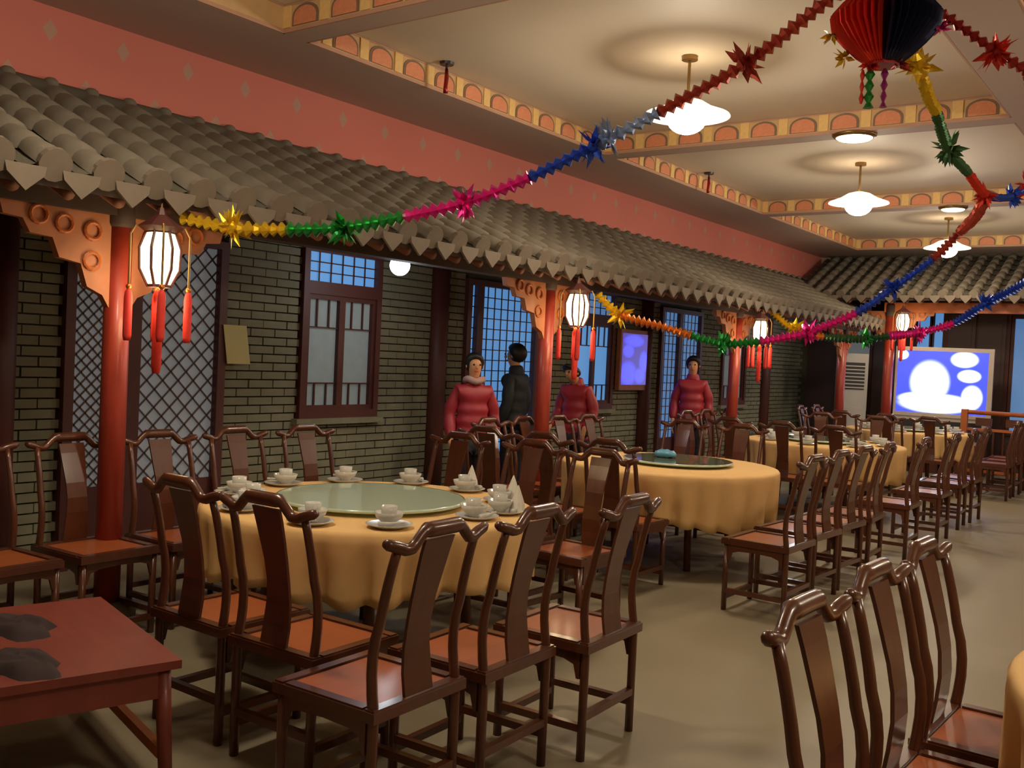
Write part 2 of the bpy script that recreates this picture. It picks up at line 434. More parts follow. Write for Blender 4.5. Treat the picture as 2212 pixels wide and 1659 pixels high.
# ------------------------------------------------------------------ tiled porch roof (left) and end pavilion roof
def tile_roof(name, label, org, along, out, length, slope_len, pitch, n_sep, part_limit, pick):
    """org: eave start; along: unit dir along the eave; out: horizontal dir from eave up-slope."""
    roof = shell(name, label)
    A = Vector(along); O = Vector(out); U = Vector((0, 0, 1))
    sl = (O*C_(pitch)+U*S_(pitch)); nr = (U*C_(pitch)-O*S_(pitch))
    sp = length/n_sep
    base = MB()
    a = Vector(org)-nr*.05; e = a+A*length
    base.add([a, e, e+sl*slope_len, a+sl*slope_len, a-nr*.05, e-nr*.05, e+sl*slope_len-nr*.05, a+sl*slope_len-nr*.05],
             [(0, 1, 2, 3), (7, 6, 5, 4), (0, 4, 5, 1), (1, 5, 6, 2), (2, 6, 7, 3), (3, 7, 4, 0)]).build('roof_board', M['darkwood'], roof)
    tl = slope_len/8
    # cover tile: tapering half barrel
    Rm = Matrix((A, sl, nr)).transposed().to_4x4()
    def barrel(mb, r_lo, r_hi, L, n=6):
        vs = []; fs = []
        for r, y in ((r_lo, 0), (r_lo*.99, L*.5), (r_hi, L)):
            for j in range(n+1):
                t = PI*j/n; vs.append((r*C_(t), y, r*S_(t)*.95))
        for i in range(2):
            for j in range(n): fs.append((i*(n+1)+j, i*(n+1)+j+1, (i+1)*(n+1)+j+1, (i+1)*(n+1)+j))
        fs.append(tuple(range(n, -1, -1)))
        mb.add(vs, fs)
    cb = MB(); barrel(cb, sp*.30, sp*.25, tl*1.08); me_cover = cb.mesh('cover_tile', M['tile'], True)
    rest_ = MB(); pans = MB()
    idx = []
    for i in range(n_sep):
        for j in range(8): idx.append((i, j))
    idx.sort(key=lambda q: pick(q[0]*sp))
    sel = set(idx[:part_limit])
    for (i, j) in idx:
        p = Vector(org)+A*((i+.5)*sp)+sl*(j*tl)
        jit = random.uniform(-.006, .006)
        if (i, j) in sel:
            o = link('cover_tile', me_cover, roof); mw = Matrix.Translation(p+A*jit+nr*.004*((i+j) % 3)) @ Rm; o.matrix_basis = mw
        else:
            t = MB(); barrel(t, sp*.30, sp*.25, tl*1.08)
            rest_.add([Rm @ Vector(v)+p+A*jit for v in t.v], t.f)
    for i in range(n_sep+1):     # concave pan tiles between the covers
        for j in range(8):
            p = Vector(org)+A*(i*sp)+sl*(j*tl)
            vs = []
            for y, dz in ((0, .012), (tl*1.05, -.004)):
                for q in (-.36, -.18, 0, .18, .36): vs.append(p+A*(q*sp)+sl*y+nr*(dz-.030+abs(q)*.10))
            pans.add(vs, [(q, q+1, q+6, q+5) for q in range(4)]+[(0, 5, 5, 0)][:0])
    if rest_.v:
        o = rest_.build('cover_tile_rows', M['tile'], roof, True); tag(o, kind='stuff')
    tag(pans.build('pan_tile_rows', M['tile_dark'], roof), kind='stuff')
    # drip tiles (pointed aprons hanging between covers), end discs on the covers, rafters
    dw = sp*.36
    dp = [(-dw, 0), (-dw*.9, -.045), (0, -.125), (dw*.9, -.045), (dw, 0)]
    me_drip = MB().prism(dp, lambda a_, b_, t: (a_, t, b_), 0, .018).mesh('drip_tile', M['tile_end'])
    me_disc = MB().tube([(0, -.02, 0), (0, .012, 0)], sp*.30, 14).mesh('end_disc', M['tile_end'])
    me_raft = MB().tube([(0, .06, 0), (0, 1.0, 0)], .034, 10).mesh('rafter', M['rafter'], True)
    Re = Matrix((A, O, U)).transposed().to_4x4()
    for i in range(n_sep):
        p = Vector(org)+A*((i+.5)*sp)
        o = link('end_disc', me_disc, roof); o.matrix_basis = Matrix.Translation(p+nr*.015) @ Rm
        o = link('rafter', me_raft, roof); o.matrix_basis = Matrix.Translation(p+A*sp*.5-nr*.135-sl*.01) @ Rm
        if i: 
            o = link('drip_tile', me_drip, roof); o.matrix_basis = Matrix.Translation(Vector(org)+A*(i*sp)-nr*.012-O*.022) @ Re
    top = Vector(org)+sl*slope_len
    MB().tube([top+nr*.03, top+A*length+nr*.03], .055, 10).build('ridge_roll', M['tile_dark'], roof, True)
    me_cap = MB().sphere((0, 0, 0), .05, 8, 6, (1, 1, .8)).mesh('ridge_cap', M['tile'], True)
    for i in range(n_sep):
        link('ridge_cap', me_cap, roof, top+A*((i+.5)*sp)+nr*.07)
    return roof
X_EAVE, Z_EAVE = -4.62, 2.40
pitchL = math.atan2(3.14-Z_EAVE, (-X_EAVE)-6.26) if False else math.atan2(3.14-Z_EAVE, 1.62)
tile_roof('porch_roof', 'long grey tiled porch roof running along the left wall', (X_EAVE, 1.0, Z_EAVE), (0, 1, 0), (-1, 0, 0), 16.8, math.hypot(1.62, 3.14-Z_EAVE), pitchL, 60, 300,
          lambda t: abs(t-3.2))
tile_roof('pavilion_roof', 'grey tiled roof of the pavilion across the far end', (4.4, 16.35, 2.86), (-1, 0, 0), (0, 1, 0), 10.4, math.hypot(1.85, .80), math.atan2(.80, 1.85), 46, 0,
          lambda t: -t)

# columns with brackets, beams
def bracket(mb, x, y, z, dy, s=1.0, axis='y'):
    prof = [(0, 0), (.62*s, 0), (.60*s, -.07), (.50*s, -.08), (.46*s, -.15), (.34*s, -.16), (.30*s, -.26), (.18*s, -.28), (.14*s, -.40), (.05*s, -.44), (0, -.52)]
    if axis == 'y': mb.prism(prof, lambda a, b_, t: (x+t, y+dy*a, z+b_), -.025, .025)
    else: mb.prism(prof, lambda a, b_, t: (x+dy*a, y+t, z+b_), -.025, .025)
XC = -5.0
def column(x, y, h, rad, label, axis, brk=True, zb=2.26):
    c = shell('column', label); tag(c, cat=None)
    c.location = (x, y, 0)
    MB().lathe([(.15, 0), (.16, .05), (.14, .1), (.11, .12)], 16).build('column_base', M['brick'], c, True)
    MB().tube([(0, 0, .12), (0, 0, h)], rad, 18).build('shaft', M['redwood'], c, True)
    MB().lathe([(rad+.004, h-.22), (rad+.012, h-.2), (rad+.012, h-.04), (rad+.004, h-.02)], 18).build('collar', M['darkwood'], c, True)
    if brk:
        for sgn in (-1, 1):
            b = MB(); bracket(b, 0, 0, zb, sgn, 1.0, axis)
            b.v = [(v[0], v[1]+sgn*rad*.8, v[2]) if axis == 'y' else (v[0]+sgn*rad*.8, v[1], v[2]) for v in b.v]
            br = b.build('bracket', M['orange'], c)
            q = MB()
            for (u_, z_) in ((.12, -.10), (.28, -.08), (.12, -.26), (.42, -.05)):
                pts = [(.045*C_(t), .045*S_(t)) for t in [2*PI*i/12 for i in range(13)]]
                q.tube([((.032, sgn*(rad*.8+u_)+a, zb+z_+c2) if axis == 'y' else (sgn*(rad*.8+u_)+a, -.032, zb+z_+c2)) for a, c2 in pts], .011, 6, False)
            q.build('carved_scroll', M['orangebar'], br)
    return c
names = ('nearest red column, with a lantern hanging beside it', 'second red column, beside the blue door', 'third red column along the porch', 'fourth red column, nearest the far pavilion')
for k in range(4): column(XC, YP0+BAY*k, 2.42, .070, names[k], 'y')
for k, x in enumerate((-4.5, -.25, 3.9)):
    column(x, 16.8, 2.75, .08, ('orange lit corner column of the far pavilion', 'middle column of the far pavilion', 'right-hand column of the far pavilion')[k], 'x', True, 2.62)
struct('trim_1', MB().box(XC-.06, XC+.06, 0, 16.6, 2.26, 2.42), M['darkwood'])['label'] = 'dark beam under the porch eave'
struct('trim_2', MB().box(-4.6, XR, 16.74, 16.86, 2.60, 2.76), M['orangebar'])['label'] = 'orange beam under the pavilion eave'
for o in [o for o in bpy.data.objects if o.name.startswith('column') and o.parent is None]: pass

# end wall with pavilion windows and doors
we = shell('wall_end', 'far wall of the hall behind the pavilion columns')
MB().box(XL-.3, XR, YE, YE+.15, 0, 3.95).build('wall_panel', M['wallplain'], we)
MB().box(XL-.3, XR, YE-.16, YE-.02, 0, 2.9).build('wall_backing', M['browndoor'], we)
def end_window(n, x0, x1, z0, z1, pane, label):
    d = shell('window_%d' % n, label); y = YE-.16
    f = MB()
    for q in ((x0-.05, x0, z0-.05, z1+.05), (x1, x1+.05, z0-.05, z1+.05), (x0, x1, z0-.05, z0), (x0, x1, z1, z1+.05)): f.box(q[0], q[1], y-.05, y, q[2], q[3])
    f.build('window_frame', M['frame'], d)
    MB().box(x0, x1, y-.02, y-.01, z0, z1).build('pane', pane, d)
end_window(4, -4.40, -4.20, .9, 2.7, M['pane_blue'], 'narrow blue lit window left of the far brown door')
end_window(5, -4.12, -3.98, .9, 2.7, M['pane_blue'], 'narrowest blue lit strip beside the far brown door')
end_window(6, -2.86, -2.3, .7, 2.6, M['bluedim'], 'pale window right of the far brown door')
end_window(7, -5.75, -5.2, .9, 2.5, M['pane'], 'grey window in the far corner behind the fourth column')
d = shell('door_4', 'wide dark brown double door in the far pavilion')
y = YE-.16
MB().box(-3.94, -2.92, y-.06, y, 0, 2.72).build('door_frame', M['frame'], d)
for x0, x1, hx in ((-3.88, -3.45, -3.49), (-3.41, -2.98, -3.37)):
    lf = MB().box(x0, x1, y-.09, y-.05, .05, 2.66).build('door_leaf', M['browndoor'], d)
    MB().box(x0+.06, x1-.06, y-.10, y-.088, .2, 1.0).box(x0+.06, x1-.06, y-.10, y-.088, 1.2, 2.5).build('door_panel', M['browndoor'], lf)
    MB().tube([(hx, y-.12, 1.0), (hx, y-.12, 1.25)], .012, 8).build('door_handle', M['brass'], lf)

# ================================================================== LAMPS
def pendant(x, y, label, power):
    t = thing('pendant_lamp', label, 'lamp', (x, y, 0), 0, 'saucer pendant lamps in the ceiling coffers')
    MB().lathe([(.06, 3.86), (.06, Z_CEIL)], 16).build('canopy', M['brass'], t)
    MB().tube([(0, 0, 3.56), (0, 0, 3.87)], .012, 8).build('stem', M['brass'], t)
    MB().lathe([(.05, 3.57), (.12, 3.55), (.20, 3.50), (.315, 3.455), (.32, 3.445), (.20, 3.475), (.14, 3.50)], 36, cap=False).build('lamp_shade', M['opal'], t, True)
    MB().sphere((0, 0, 3.42), .145, 20, 12, (1, 1, .75)).build('bulb', M['bulb'], t, True)
    ld = bpy.data.lights.new('lamp_light', 'POINT'); ld.energy = power; ld.color = LAMP_COL; ld.shadow_soft_size = .16
    lo = bpy.data.objects.new('lamp_light', ld); COL.objects.link(lo); lo.parent = t; lo.location = (0, 0, 3.25)
lab = ['saucer pendant lamp above the nearest round table, at the near coffer', 'brightest saucer pendant lamp, hanging over the second table', 'saucer pendant lamp in the third coffer from the camera', 'farthest saucer pendant lamp, before the pavilion roof']
lab2 = ['saucer pendant lamp over the aisle, nearest', 'saucer pendant lamp over the aisle, second', 'saucer pendant lamp over the aisle, third', 'saucer pendant lamp over the aisle, farthest']
for k in range(4):
    pendant(-3.36, 2.45+BAY*k, lab[k], LAMP_W); pendant(.85, 2.45+BAY*k, lab2[k], LAMP_W)
M['downlight'] = mat('downlight diffuser', (255, 246, 225), .4, 0, emit=(255, 232, 190), es=7)
for i, (x, y, r, lb) in enumerate(((-2.78, 8.86, .17, 'bright flush downlight on the first cross beam'), (-2.85, 13.13, .15, 'small flush downlight on the second cross beam'))):
    t = thing('flush_downlight', lb, 'lamp', (x, y, Z_SOF), 0, 'flush downlights on the beams')
    MB().lathe([(r, -.03), (r+.02, -.012), (r+.02, 0)], 28).build('rim', M['brass'], t, True)
    MB().lathe([(r*.4, -.05), (r*.8, -.043), (r-.01, -.028)], 28).build('diffuser', M['downlight'], t, True)
for i, (x, y, z_, lb) in enumerate(((-5.6, 6.08, 2.30, 'white globe lamp under the porch roof by the nearest window'), (-5.6, 15.8, 2.30, 'small distant white globe lamp under the porch roof'))):
    t = thing('globe_lamp', lb, 'lamp', (x, y, z_), 0, 'white globe lamps under the porch')
    MB().sphere((0, 0, 0), .085, 20, 14).build('globe', M['globe'], t, True)
    MB().lathe([(.05, .075), (.05, .11), (.02, .12), (.012, .30), (.012, .34)], 12).build('fitting', M['dark'], t)
    ld = bpy.data.lights.new('globe_light', 'POINT'); ld.energy = 5; ld.color = (.9, .95, 1); ld.shadow_soft_size = .09
    lo = bpy.data.objects.new('globe_light', ld); COL.objects.link(lo); lo.parent = t; lo.location = (.05, 0, -.14)

def lantern(loc, label, s=1.0, rz=0):
    t = thing('palace_lantern', label, 'lantern', loc, rz, 'palace lanterns with red tassels')
    hx = lambda r, z, o=0: [(r*s*C_(PI/3*i+o), r*s*S_(PI/3*i+o), z*s) for i in range(6)]
    rings = [hx(.055, -.15), hx(.098, -.06), hx(.102, .05), hx(.07, .14)]
    for i in range(6):
        vs = []; 
        for rg in rings: vs += [rg[i], rg[(i+1) % 6]]
        MB().add(vs, [(0, 1, 3, 2), (2, 3, 5, 4), (4, 5, 7, 6)]).build('glass_panel', M['lantern'], t)
    fr = MB()
    for i in range(6):
        fr.tube([Vector(rg[i])*1.03 for rg in rings], .008*s, 6)
    for rg in (rings[0], rings[-1]):
        for i in range(6): fr.bar(rg[i], rg[(i+1) % 6], .016*s, .016*s)
    fr.build('lantern_frame', M['frame'], t)
    MB().lathe([(.085*s, .14*s), (.12*s, .165*s), (.07*s, .20*s), (.03*s, .23*s), (.015*s, .27*s)], 6).build('lantern_cap', M['frame'], t)
    MB().tube([(0, 0, .26*s), (0, 0, .30*s), (.012*s, 0, .33*s), (0, 0, .36*s), (0, 0, .42*s)], .006, 6).build('hanging_hook', M['brass'], t)
    arm = MB()
    for i in range(4):
        c, n = C_(PI/2*i), S_(PI/2*i)
        arm.tube([(c*.09*s, n*.09*s, .15*s), (c*.125*s, n*.125*s, .17*s), (c*.152*s, n*.152*s, .12*s), (c*.152*s, n*.152*s, -.17*s)], .006*s, 6)
    arm.build('dragon_arm', M['brass'], t)
    def tass(x, y, z0, L, r):
        o = MB().lathe([(.006*s, 0), (r*.8, -.02*s), (r, -.05*s), (r*1.02, -L*.9), (r*.75, -L)], 10, (x, y, z0)).build('tassel', M['tassel'], t, True)
        MB().sphere((x, y, z0+.008*s), .016*s, 8, 6).build('tassel_bead', M['orangefoil'], o, True)
    for i in range(4): tass(C_(PI/2*i)*.152*s, S_(PI/2*i)*.152*s, -.17*s, .28*s, .022*s)
    tass(0, 0, -.16*s, .46*s, .026*s)
    ld = bpy.data.lights.new('lantern_light', 'POINT'); ld.energy = 6*s; ld.color = (1, .75, .42); ld.shadow_soft_size = .1
    lo = bpy.data.objects.new('lantern_light', ld); COL.objects.link(lo); lo.parent = t; lo.location = (0, 0, -.22*s)
lantern((-4.66, 3.17, 2.03), 'nearest palace lantern with red tassels, hanging from the eave', 1.0, R(61))
lantern((-4.66, 7.38, 2.03), 'palace lantern with red tassels beside the second column', 1.0, R(38))
lantern((-4.66, 11.62, 2.03), 'palace lantern with red tassels beside the third column', 1.0, R(52))
lantern((-4.22, 16.45, 2.42), 'palace lantern hanging at the far pavilion above the television', 1.0, R(0))

# ceiling hooks with a red ribbon
for i, (x, y, lb) in enumerate(((-5.12, 6.0, 'small ceiling hook with a red ribbon in the nearer coffer'), (-5.12, 10.9, 'small ceiling hook with a red ribbon in the second coffer'))):
    t = thing('ribbon_hook', lb, 'hook', (x, y, Z_CEIL), 0, 'ribbon hooks on the ceiling')
    MB().lathe([(.055, -.02), (.06, 0)], 16).build('hook_plate', M['dark'], t)
    MB().tube([(0, 0, -.02), (0, 0, -.06)], .01, 8).build('hook', M['dark'], t)
    MB().tube([(0, 0, -.05), (.004, 0, -.12), (-.004, 0, -.20), (0, 0, -.24)], [.012, .018, .016, .02], 8).build('ribbon', M['crimson'], t, True)

# ================================================================== CHAIRS
def chair_meshes():
    D = {}
    W2, D2 = .235, .23
    D['seat_panel'] = MB().box(-W2+.045, W2-.045, -D2+.045, D2-.045, .445, .470).mesh('seat_panel', M['seat'])
    f = MB()
    for q in ((-W2, W2, D2-.05, D2), (-W2, W2, -D2, -D2+.05), (-W2, -W2+.05, -D2+.05, D2-.05), (W2-.05, W2, -D2+.05, D2-.05)):
        x0, x1, y0, y1 = q
        f.box(x0, x1, y0, y1, .435, .470); f.box(x0+.006, x1-.006, y0+.006, y1-.006, .470, .477)
    D['seat_frame'] = f.mesh('seat_frame', M['wood'])
    a = MB()
    poly = [(-.20, 0), (.20, 0), (.20, -.11), (.185, -.11), (.17, -.055), (.12, -.04), (0, -.035), (-.12, -.04), (-.17, -.055), (-.185, -.11), (-.20, -.11)]
    a.prism(poly, lambda u, z, t: (u, D2-.03+t, .437+z), 0, .014); a.prism(poly, lambda u, z, t: (D2-.02+t, u*.93, .437+z), 0, .014); a.prism(poly, lambda u, z, t: (-D2+.006+t, u*.93, .437+z), 0, .014)
    D['apron'] = a.mesh('apron', M['wood'])
    for s, nm in ((-1, 'L'), (1, 'R')):
        D['leg'+nm] = MB().tube([(s*.208, D2-.028, 0), (s*.208, D2-.028, .44)], .0185, 8).mesh('leg', M['wood'], True)
        pts = [(s*.208, -D2+.028, 0), (s*.208, -D2+.028, .30), (s*.208, -D2+.028, .46)]+[(s*(.208-.010*f), -D2+.028+.016*S_(PI*min(1, f/.55))*(f < .55)-.062*max(0, (f-.40)/.60)**1.5, .46+.525*f) for f in [i/9 for i in range(1, 10)]]
        D['post'+nm] = MB().tube(pts, [.0185]*3+[.0180-.0026*i/8 for i in range(9)], 8).mesh('back_post', M['wood'], True)
    zs = [.475, .55, .63, .71, .79, .87, .95, 1.0]; ys = [-.200, -.188, -.182, -.188, -.203, -.224, -.246, -.262]; ws = [.070, .069, .063, .058, .060, .066, .071, .073]
    b = MB()
    vs = []
    for z, y, w_ in zip(zs, ys, ws):
        y -= .008
        vs += [(-w_, y-.006, z), (w_, y-.006, z), (w_, y+.006, z), (-w_, y+.006, z)]
    fs = []
    for i in range(len(zs)-1):
        for j in range(4): fs.append((i*4+j, i*4+(j+1) % 4, (i+1)*4+(j+1) % 4, (i+1)*4+j))
    b.add(vs, fs+[(3, 2, 1, 0), tuple(len(vs)-4+i for i in range(4))])
    D['splat'] = b.mesh('splat', M['wood'])
    pts = []; rad = []
    for i in range(33):
        u = -1+2*i/32; au = abs(u)
        z = .998 + (.040 if au < .30 else .040*(.5+.5*C_(PI*min(1, (au-.30)/.30)))) - .004 + (.016*max(0, (au-.72)/.28)**2) - (.012 if .5 < au < .72 else .012*max(0, 1-abs(au-.61)/.22))
        y = -D2-.034-.020*(1-u*u)
        pts.append((u*.258, y, z)); rad.append(.0195 if au < .93 else .0195*(1-.35*((au-.93)/.07)))
        if au < .34: rad[-1] = .026
    D['crest'] = MB().tube(pts, rad, 10).mesh('crest_rail', M['wood'], True)
    D['strF'] = MB().box(-.20, .20, D2-.042, D2-.014, .075, .105).mesh('stretcher', M['wood'])
    D['strB'] = MB().box(-.20, .20, -D2+.014, -D2+.042, .16, .19).mesh('stretcher', M['wood'])
    D['strL'] = MB().box(-.222, -.194, -.20, .20, .115, .145).mesh('stretcher', M['wood'])
    D['strR'] = MB().box(.194, .222, -.20, .20, .115, .145).mesh('stretcher', M['wood'])
    return D
CH = chair_meshes()
CHN = dict(seat_panel='seat_panel', seat_frame='seat_frame', apron='apron', legL='leg', legR='leg', postL='back_post', postR='back_post', splat='splat', crest='crest_rail', strF='stretcher', strB='stretcher', strL='stretcher', strR='stretcher')
def chair(bx, by, face, label, group):
    """bx, by: middle of the back edge; face: heading the sitter looks, radians from +x."""
    x = bx+C_(face)*.23; y = by+S_(face)*.23
    t = thing('dining_chair', label, 'chair', (x, y, 0), face-PI/2, group)
    for k, me in CH.items(): link(CHN[k], me, t)
    return t
ORD = ['first from camera', 'second from camera', 'third from camera', 'fourth from camera', 'fifth from camera']
def row(tname, side, items, face, jit=4):
    for i, (x, y) in enumerate(items):
        pos = ORD[i] if len(items) > 1 else 'standing alone'
        chair(x, y, face+R(random.uniform(-jit, jit)), 'dark wooden hat-back chair, %s of %s table, %s' % (side, tname, pos), 'chairs at the %s table' % tname)
LFT, FWD, RGT, BCK = PI, PI/2, 0.0, -PI/2
row('nearest round', 'aisle side', [(-2.07, 2.45), (-2.05, 2.99), (-1.97, 3.55)], LFT, 2)
row('nearest round', 'near side', [(-2.82, 2.44), (-3.36, 2.46)], FWD, 2)
row('nearest round', 'wall side', [(-5.08, 2.42), (-5.08, 2.97), (-5.06, 3.51), (-5.10, 4.10), (-5.06, 4.66)], RGT)
row('nearest round', 'far side', [(-4.2, 5.2), (-3.62, 5.25), (-3.05, 5.15)], BCK)
row('second', 'near side', [(-3.42, 5.95), (-3.96, 5.94), (-4.50, 5.96)], FWD)
row('second', 'wall side', [(-5.06, 6.76), (-5.08, 7.30), (-5.05, 7.83), (-5.05, 8.37)], RGT)
row('second', 'aisle side', [(-2.14, 6.25), (-2.16, 6.85), (-2.16, 7.42), (-2.15, 8.02)], LFT)
row('second', 'far side', [(-4.25, 8.76), (-3.65, 8.76)], BCK)
row('third', 'near side', [(-3.1, 9.85), (-3.65, 9.85), (-4.22, 9.85)], FWD)
row('third', 'wall side', [(-5.05, 10.6), (-5.08, 11.2), (-5.05, 11.8)], RGT)
row('third', 'aisle side', [(-2.12, 9.05), (-2.1, 10.15), (-2.15, 11.25), (-2.14, 11.9)], LFT)
row('third', 'far side', [(-4.2, 12.65), (-3.5, 12.70)], BCK)
row('farthest round', 'near side', [(-3.1, 13.72), (-3.65, 13.72), (-4.25, 13.7)], FWD)
row('farthest round', 'wall side', [(-5.1, 14.6), (-5.1, 15.3)], RGT)
row('farthest round', 'aisle side', [(-2.2, 14.4), (-2.2, 15.0), (-2.22, 15.6)], LFT)
for i, (x, y) in enumerate([(-.735, 2.33), (-.73, 2.90), (-.725, 3.44)]):
    chair(x, y, RGT+R(-2), 'glossy dark hat-back chair in the right foreground, %s of the row of three' % ('nearest', 'middle', 'farthest')[i], 'chairs at the right foreground table')

# ================================================================== TABLES
TABLES = [(-3.66, 3.83, .45, 'nearest round'), (-3.66, 7.33, .37, 'second'), (-3.68, 11.28, .40, 'third'), (-3.72, 15.15, .42, 'farthest round'), (.415, 3.27, .52, 'right foreground')]
def cloth_mesh(r, hem, seed):
    rnd = random.Random(seed); n = 216; mb = MB()
    ph = [rnd.uniform(0, 6.28) for _ in range(4)]
    prof = [(.0, .772), (.35, .772), (.7, .772), (r-.02, .772), (r-.004, .768), (r+.006, .755)]
    zs = [.70, .64, .58, .52, .47, .43, .40]
    zs = [.755+(hem-.755)*f for f in (.12, .3, .48, .66, .84, 1.0)]
    rings = []
    for rr, z in prof[1:]: rings.append([(rr*C_(2*PI*j/n), rr*S_(2*PI*j/n), z) for j in range(n)])
    for z in zs:
        f = (.755-z)/(.755-hem); rg = []
        for j in range(n):
            a = 2*PI*j/n
            w_ = S_(19*a+ph[0])*.6+S_(11*a+ph[1])*.3+S_(31*a+ph[2])*.35
            rr = r+.010-min(1, f*1.6)*(.030+.030*f)*(.5+.5*S_(24*a+ph[0]+1.2*S_(5*a+ph[1])))**2-f*.010*S_(11*a+ph[2])
            zz = z+f*.025*S_(5*a+ph[3])+f*.010*S_(24*a+ph[0]+1.2*S_(5*a+ph[1]))
            rg.append((rr*C_(a), rr*S_(a), zz))
        rings.append(rg)
    vs = [(0, 0, .772)]; fs = []
    for rg in rings: vs += rg
    for j in range(n): fs.append((0, 1+j, 1+(j+1) % n))
    for i in range(len(rings)-1):
        for j in range(n): fs.append((1+i*n+j, 1+(i+1)*n+j, 1+(i+1)*n+(j+1) % n, 1+i*n+(j+1) % n))
    return mb.add(vs, fs)
for ti, (x, y, hem, nm) in enumerate(TABLES):
    t = thing('round_table', 'large round wooden banquet table under the cloth, %s of the tables' % nm.replace(' round', ''), 'table', (x, y, 0), 0, 'round banquet tables')
    MB().lathe([(.86, .735), (.865, .75), (.86, .768)], 48).build('tabletop', M['table_wood'], t)
    for i in range(4):
        a = PI/4+PI/2*i
        MB().tube([(C_(a)*.55, S_(a)*.55, 0), (C_(a)*.5, S_(a)*.5, .74)], .028, 10).build('leg', M['table_wood'], t, True)
    c = cloth_mesh(.875, hem, 11+ti).build('tablecloth', M['cloth'], None, True, (x, y, 0))
    tag(c, 'yellow cloth draped over the %s table' % nm, 'tablecloth', 'yellow tablecloths')
    so = c.modifiers.new('thickness', 'SOLIDIFY'); so.thickness = .003; so.offset = 1
def lazy_susan(x, y, r, gm, label):
    t = thing('lazy_susan', label, 'turntable', (x, y, .776), 0, 'glass turntables')
    MB().lathe([(.16, 0), (.16, .014), (.12, .02)], 24).build('turntable_base', M['silver'], t, True)
    MB().lathe([(r-.008, .021), (r, .026), (r, .031), (r-.008, .036)], 64).build('glass_disc', gm, t)
    MB().lathe([(r, .020), (r+.006, .024), (r+.006, .033), (r, .037)], 64, cap=False).build('glass_rim', M['glass_rim'] if 'glass_rim' in M else gm, t, True)
    return t
M['glass_rim'] = mat('polished glass edge', (190, 214, 200), .12, 0, spec=.8)
lazy_susan(-3.66, 3.83, .50, M['glass_green'], 'pale green glass turntable on the nearest round table')
lazy_susan(-3.60, 7.36, .44, M['glass_grey'], 'grey glass turntable on the second table, a blue packet on it')
lazy_susan(-3.68, 11.28, .45, M['glass_grey'], 'grey glass turntable on the third table')
lazy_susan(-3.72, 15.15, .45, M['glass_grey'], 'grey glass turntable on the farthest round table')
b = MB().sphere((0, 0, .03), .075, 14, 8, (1.3, .9, .5))
b.v = [(v[0]*(1+.12*S_(v[1]*90)), v[1], max(0.0, v[2]+.006*S_(v[0]*120))) for v in b.v]
tag(b.build('napkin_packet', M['bluething'], None, True, (-3.72, 7.36, .812)), 'crumpled blue packet on the second table turntable', 'packet')

# tableware
TW = dict(
    plate=MB().lathe([(.055, 0), (.06, .004), (.088, .014), (.092, .017), (.086, .017), (.058, .008), (.0, .008)], 24, cap=False).mesh('plate', M['porcelain'], True),
    bowl=MB().lathe([(.024, .009), (.026, .016), (.05, .036), (.058, .058), (.055, .058), (.044, .036), (.0, .02)], 24, (-.018, 0, 0), cap=False).mesh('bowl', M['porcelain'], True),
    cup=MB().lathe([(.02, .022), (.03, .05), (.033, .082), (.030, .082), (.026, .05), (.0, .03)], 20, (-.018, 0, 0), cap=False).mesh('cup', M['porcelain'], True),
    spoon=MB().tube([(.05, -.05, .02), (.055, .0, .024), (.06, .05, .03)], [.012, .006, .005], 8, True, 1.0).mesh('spoon', M['porcelain'], True),
    napkin=MB().lathe([(.038, .008), (.03, .05), (.012, .10), (.002, .125)], 9, (.055, .02, 0)).mesh('napkin', M['napkin'], False))
def setting(x, y, rz, label, group, nap=False):
    t = thing('tableware_set', label, 'tableware', (x, y, .776), rz, group)
    t.scale = (1.2, 1.2, 1.2)
    for k in ('plate', 'bowl', 'cup', 'spoon'): link(k, TW[k], t)
    if nap: link('napkin', TW['napkin'], t)
where = ['in front of the nearest wall-side chair', 'before the first near-side chair, farther left', 'beside the turntable at its left', 'at the left rear, before the second wall-side chair', 'at the rear, before the far wall-side chairs', 'at the rear middle of the table', 'at the rear right with a folded napkin', 'at the right edge with an upright napkin', 'near front middle, beside a chair post', 'near front, right of the wide splat', 'at the right front between two chair posts', 'at the left corner nearest the wall']
spots1 = [(-4.30, 3.44), (-3.86, 3.13), (-4.04, 3.32), (-4.42, 3.88), (-4.32, 4.28), (-4.02, 4.55), (-3.62, 4.60), (-3.22, 4.42), (-3.38, 3.14), (-3.09, 3.36), (-2.98, 3.88), (-2.99, 4.12)]
for i, (x, y) in enumerate(spots1):
    setting(x, y, math.atan2(y-3.83, x+3.66), 'grey white tableware set, nearest round table, %s' % where[i], 'tableware on the nearest table', i in (6, 7, 11))
for ti, cnt, nm in ((2, 8, 'third'), (3, 8, 'farthest round')):
    cx, cy = TABLES[ti][0], TABLES[ti][1]
    DIRS = ['aisle side', 'far aisle side', 'far side', 'far wall side', 'wall side', 'near wall side', 'near side', 'near aisle side']
    for i in range(cnt):
        a = 2*PI*i/cnt+.05
        setting(cx+.67*C_(a), cy+.67*S_(a), a, 'small grey tableware set on the %s table, at its %s' % (nm, DIRS[i]), 'tableware on the %s table' % nm)

